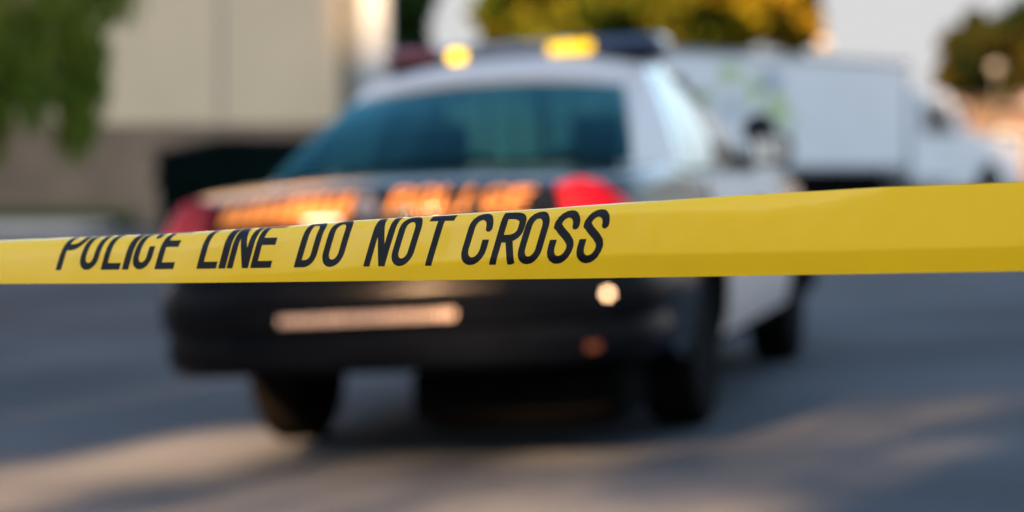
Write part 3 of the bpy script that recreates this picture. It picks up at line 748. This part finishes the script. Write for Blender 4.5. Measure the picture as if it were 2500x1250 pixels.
# ------------------------------------------------------------------ box truck
hd = Vector((.67, .742, 0)).normalized(); ang = math.atan2(hd.y, hd.x)
LB = 7.9; fr = Vector((7.70, 47.0, 0)); rear = fr - hd * LB
tr = empty("box_truck", rear, ang)     # local x forward, local y to the truck's left, near side is y = 0
tag(tr, "white box truck with pale green leaf design, parked beyond the police car", "truck")
mb = MB(); mb.box((LB / 2, 1.25, (1.0 + 3.08) / 2), (LB, 2.5, 2.08), bev=.04); mb.build("cargo_box", M["truck"], tr)
mb = MB(); mb.box((LB / 2, .0, 3.04), (LB + .02, .05, .07)); mb.box((LB / 2, 0, 1.03), (LB + .02, .05, .09)); mb.box((LB - .03, 0, 2.04), (.07, .05, 1.94)); mb.box((.03, 0, 2.04), (.07, .05, 1.94)); mb.build("box_rail", M["truckgrey"], tr)
mb = MB(); mb.box((LB / 2 + 1.9, 1.25, .82), (LB + 4.0, .9, .30)); mb.box((3.6, .35, .72), (2.4, .5, .46), bev=.05); mb.box((6.3, .35, .72), (1.3, .5, .46), bev=.1); mb.box((.1, 1.25, .6), (.12, 2.3, .2)); mb.box((4.9, .12, .66), (4.6, .10, .62)); mb.box((.65, .12, .66), (1.1, .10, .62)); mb.build("chassis", M["dark"], tr)
cab_prof = [(LB + .35, .75), (LB + .35, 2.40), (LB + .55, 2.54), (LB + 1.5, 2.56), (LB + 1.75, 2.48), (LB + 2.3, 1.80), (LB + 4.2, 1.55), (LB + 4.5, 1.38), (LB + 4.55, .65), (LB + 3.80, .62), (LB + 3.68, .95), (LB + 3.42, 1.12), (LB + 3.05, 1.12), (LB + 2.8, .95), (LB + 2.7, .62), (LB + 1.9, .62)]
mb = MB(); n = len(cab_prof)
P = [(x, y + (0.06 if z > 1.8 else 0) * (1 if y < 1 else -1), z) for y in (.12, 2.38) for x, z in cab_prof]
mb.add(P, [tuple(range(n)), tuple(reversed(range(n, 2 * n)))] + [(i, i + n, (i + 1) % n + n, (i + 1) % n) for i in range(n)])
mb.build("cab", M["truck"], tr, smooth=False)
mb = MB(); mb.add([(LB + .75, .145, 1.70), (LB + 1.95, .135, 1.70), (LB + 1.62, .155, 2.30), (LB + .75, .165, 2.30)], [(0, 1, 2, 3)]); mb.add([(LB + .75, .115, 1.70), (LB + 1.95, .115, 1.70), (LB + 1.62, .145, 2.30), (LB + .75, .145, 2.30)], [(0, 1, 2, 3)])
mb.build("side_window", M["glassdark"], tr)
mb = MB(); mb.add([(LB + 1.80, .30, 2.44), (LB + 2.25, .25, 1.84), (LB + 2.25, 2.25, 1.84), (LB + 1.80, 2.2, 2.44)], [(0, 1, 2, 3)]); mb.v = [(a + .02, b, c + .012) for a, b, c in mb.v]; mb.build("windscreen", M["glassdark"], tr)
mb = MB(); mb.box((LB + 1.9, -.12, 2.0), (.10, .05, .42), bev=.02); mb.tube([(LB + 1.95, -.1, 2.1), (LB + 1.95, .14, 2.1)], .015, 6); mb.build("wing_mirror", M["truckgrey"], tr)
mb = MB(); mb.box((LB + 4.6, 1.25, .62), (.16, 2.3, .25), bev=.03); mb.build("bumper", M["chrome"], tr)
mb = MB(); mb.box((LB + 1.2, .06, .55), (1.0, .25, .06)); mb.box((LB + 1.2, .10, .8), (1.0, .1, .06)); mb.build("step", M["truckgrey"], tr)
for (x, y) in ((1.9, .28), (1.9, 2.22), (LB + 3.23, .28), (LB + 3.23, 2.22)):
    we = empty("wheel", (x, y, .48)); we.parent = tr; s = -1 if y < 1 else 1
    ty = MB(); ty.lathe([(-.14, .27), (-.15, .33), (-.13, .46), (-.1, .48), (.1, .48), (.13, .46), (.15, .33), (.14, .27)], (0, 0, 0), (0, s, 0), 32); ty.build("tyre", M["rubber"], we)
    ri = MB(); ri.lathe([(-.1, .28), (.12, .28), (.13, .26), (.05, .22), (.05, .12), (.10, .10), (.10, .02)], (0, 0, 0), (0, s, 0), 24); ri.build("rim", M["steel"], we)
# leaf design on the near side
def side_at(px, py):
    """point on the truck's near side seen at that pixel"""
    q = at(px, py, 1.0) - Vector((0, 0, CAM_H)); nrm = Vector((hd.y, -hd.x, 0)); k = (rear - Vector((0, 0, 0))).dot(nrm) / Vector((q.x, q.y, 0)).dot(nrm)
    w = Vector((q.x * k, q.y * k, CAM_H + q.z * k)) - rear; return w.dot(hd), w.z
def decal(lst, m, name, off):
    mb = MB()
    for (px, py, rx, ry, rot) in lst:
        sx, sz = side_at(px, py); kx = abs(side_at(px + rx, py)[0] - sx); kz = ry / F * 45; pts = []
        for i in range(28):
            a = 2 * math.pi * i / 28; u, v = kx * math.cos(a), kz * math.sin(a) * (1 - .25 * math.cos(a))
            pts.append((sx + u * math.cos(rot) - v * math.sin(rot), -off, sz + u * math.sin(rot) + v * math.cos(rot)))
        mb.add(pts + [(a, -off + .003, c) for a, b, c in pts], [tuple(range(28)), tuple(reversed(range(28, 56)))] + [(i, i + 28, (i + 1) % 28 + 28, (i + 1) % 28) for i in range(28)])
    return mb.build(name, m, tr, smooth=False)
decal([(1782, 180, 22, 26, .4)], M["green"], "green_leaf", .010)
decal([(1900, 262, 24, 36, -.5)], M["green"], "green_leaf", .011)
decal([(1860, 295, 24, 14, .5)], M["greenD"], "dark_leaf", .017)
decal([(1720, 236, 18, 16, .2)], M["greenD"], "dark_leaf", .015)
decal([(1840, 220, 14, 40, .1)], M["green"], "green_leaf", .019)
decal([(1884, 196, 24, 24, 0)], M["bluegrey"], "blue_disc", .023)
decal([(1786, 262, 18, 16, 0)], M["bluegrey"], "blue_disc", .024)
decal([(1925, 308, 26, 9, .7)], M["green"], "green_leaf", .027)

# ------------------------------------------------------------------ street lamps, brick house
def street_lamp(px, py, d, m, lab):
    p = at(px, py, d); o = empty("street_lamp", (p.x, d, 0)); tag(o, lab, "street lamp", "street lamps beyond the truck")
    mb = MB(); mb.tube([(0, 0, 0), (0, 0, p.z - .14)], [.06, .035], 10); mb.tube([(0, 0, 0), (0, 0, .35)], [.12, .10], 10); mb.build("post", M["pole"], o)
    mb = MB(); mb.lathe([(-.12, .07), (-.08, .13), (0, .16), (.08, .12), (.12, .05)], (0, 0, p.z), (0, 0, 1), 20); mb.build("globe", m, o)
    mb = MB(); mb.lathe([(.118, .06), (.125, .11), (.16, .03)], (0, 0, p.z), (0, 0, 1), 16); mb.build("cap", M["pole"], o)
street_lamp(2012, 104, 56, M["lamp"], "street lamp with a warm lit globe above the truck box")
street_lamp(2432, 165, 54, M["lamp2"], "street lamp with a pale globe in front of the tree behind the cab")
d = 95; xb = at(2370, 300, d).x
bh = empty("brick_house", (xb, d, 0)); tag(bh, "low reddish brick house far behind the truck cab", "house")
hz = at(1250, 262, d).z
mb = MB(); mb.box((5, 4, hz / 2), (10, 8, hz)); mb.build("wall", M["brick"], bh)
mb = MB(); mb.add([(-.5, -.5, hz), (10.5, -.5, hz), (10.5, 8.5, hz), (-.5, 8.5, hz), (-.5, 4, hz + 1.1), (10.5, 4, hz + 1.1)], [(0, 1, 5, 4), (2, 3, 4, 5), (0, 4, 3), (1, 2, 5), (3, 2, 1, 0)]); mb.build("roof", M["roofm"], bh, smooth=False)
for x in (1.6, 4.6, 7.6):
    mb = MB(); mb.box((x, -.02, hz * .55), (1.2, .10, 1.2), bev=.02); w_ = mb.build("window", M["column"], bh); mb = MB(); mb.box((x, -.08, hz * .55), (1.0, .03, 1.0)); mb.build("pane", M["glassdark"], w_)

# ------------------------------------------------------------------ unseen blocks and trees added behind the camera to shade the street
SH = TRAVEL.x / TRAVEL.y; TE = math.tan(SUN_EL) / TRAVEL.y     # sideways and vertical run of a sunbeam per metre of y
def block(name, x0, x1, y0, y1, h, m, lab):
    """a building whose flanks run along the slanting side street"""
    o = empty(name, ((x0 + x1) / 2, y1, 0)); tag(o, lab, "building")
    w, dd = (x1 - x0) / 2, y1 - y0; k = SH * dd
    mb = MB(); b = [(-w - k, -dd), (w - k, -dd), (w, 0), (-w, 0)]
    hexa_ = lambda z0, z1, g: mb.add([(x + (g if x > -w + .01 or 0 else -g) * 0, y, z) for z in (z0, z1) for x, y in b], [(3, 2, 1, 0), (4, 5, 6, 7), (0, 1, 5, 4), (1, 2, 6, 5), (2, 3, 7, 6), (3, 0, 4, 7)])
    hexa_(0, h - .3, 0); mb.build("wall", m, o, smooth=False)
    mb = MB(); hexa_(h - .3, h, 0); mb.build("roof", M["roofm"], o, smooth=False)
    n = max(1, int(2 * w // 4))
    for i in range(min(n, 8)):
        for q in range(int(h // 5)):
            mb = MB(); mb.box((-w + (i + .5) * 2 * w / min(n, 8), .01, 2.2 + q * 4.2), (1.5, .06, 1.7)); mb.build("window", M["glassdark"], o)
    return o
def trace(x, y, z, yo): return (x - SH * (y - yo), z + TE * (y - yo))
FY, NY = -60, -20
cA = trace(wx(955) + .3, WY, 0, FY)[0]; cB = trace(wx(880) + .1, WY, 0, FY)[0]; ch_ = trace(0, WY, wz(128), FY)[1]
hf = trace(0, 47, 3.3, FY)[1]
block("office_building", -105, cB, FY - 10, FY, hf, M["stucco"], "tall stucco office block far behind the viewer, leftmost")  # added out of view to keep the warehouse wall in shade
block("office_annexe", cB + .01, cA, FY - 10, FY, ch_, M["stucco"], "lower stucco annexe between the two tall office blocks")  # added lower, so sun reaches the top of the column
block("office_building", cA + .01, -46.5, FY - 10, FY, hf, M["stucco"], "tall stucco office block far behind the viewer, right of the annexe")  # added out of view to keep the truck in shade
s0 = SH * NY - 9.7; s1 = SH * NY - 6.95; s2 = SH * NY - 3.55
zt = trace(0, 11.3, -.06, NY)[1]
block("archway_building", -44, s0, NY - 7, NY, 32.0, M["stucco"], "tall pale block behind the viewer, left of the alley")  # added out of view, shaping the left side of the sun streak
block("shop_building", s2, -7, NY - 7, NY, 23.0, M["stucco"], "pale shop behind the viewer, right of the alley")  # added out of view, shaping the right side of the sunlit ground
mb = MB(); mb.box(((s0 + s2) / 2, NY - .3, (zt + 32) / 2), (s2 - s0 - .02, .5, 32 - zt)); o = mb.build("footbridge", M["stucco"]); tag(o, "covered bridge storeys over the alley between the two pale blocks", "bridge")  # added to end the sun patch on the road
ty_ = NY + 3
for k, (c0, c1, n_, lab) in enumerate(((-6.9, -3.5, 4600, "small street tree in the alley mouth behind the viewer, right of the gap"), (-9.6, -8.0, 4200, "small street tree in the alley mouth behind the viewer, left of the gap"))):
    xa_, xc_ = SH * ty_ + c0, SH * ty_ + c1; za_ = trace(0, 7.6, 0, ty_)[1]; zc_ = trace(0, 11.0, -.1, ty_)[1]; m_ = (xa_ + xc_) / 2; bb = []
    NXb, NZb = (9, 6) if k == 0 else (4, 6)
    for i in range(NXb * NZb):
        bb.append(((lerp(xa_ + .2, xc_ - .1, (i % NXb + rng.random() * .8 + .1) / NXb) - m_, 0, lerp(za_ + .15, zc_ + .3, (i // NXb + rng.random()) / NZb)), (.34, .5, .36)))
    if k == 0:
        for i in range(14): bb.append(((xa_ + .15 + .5 * rng.random() - m_, 0, lerp(za_ - .2, zc_ + .2, (i + rng.random()) / 14)), (.26, .4, .34)))
    if k == 0:
        for i in range(16): bb.append(((xc_ - 1.1 * rng.random() - m_, 0, lerp(za_ + .2, zc_ + .2, (i + rng.random()) / 16)), (.32, .4, .32)))
    tree("street_tree", (m_, ty_, 0), bb, M["leafB"], lab, n_, .055, trunk=.05, group=None, shell=.2)  # added foliage that thins the sunlight beside the streak
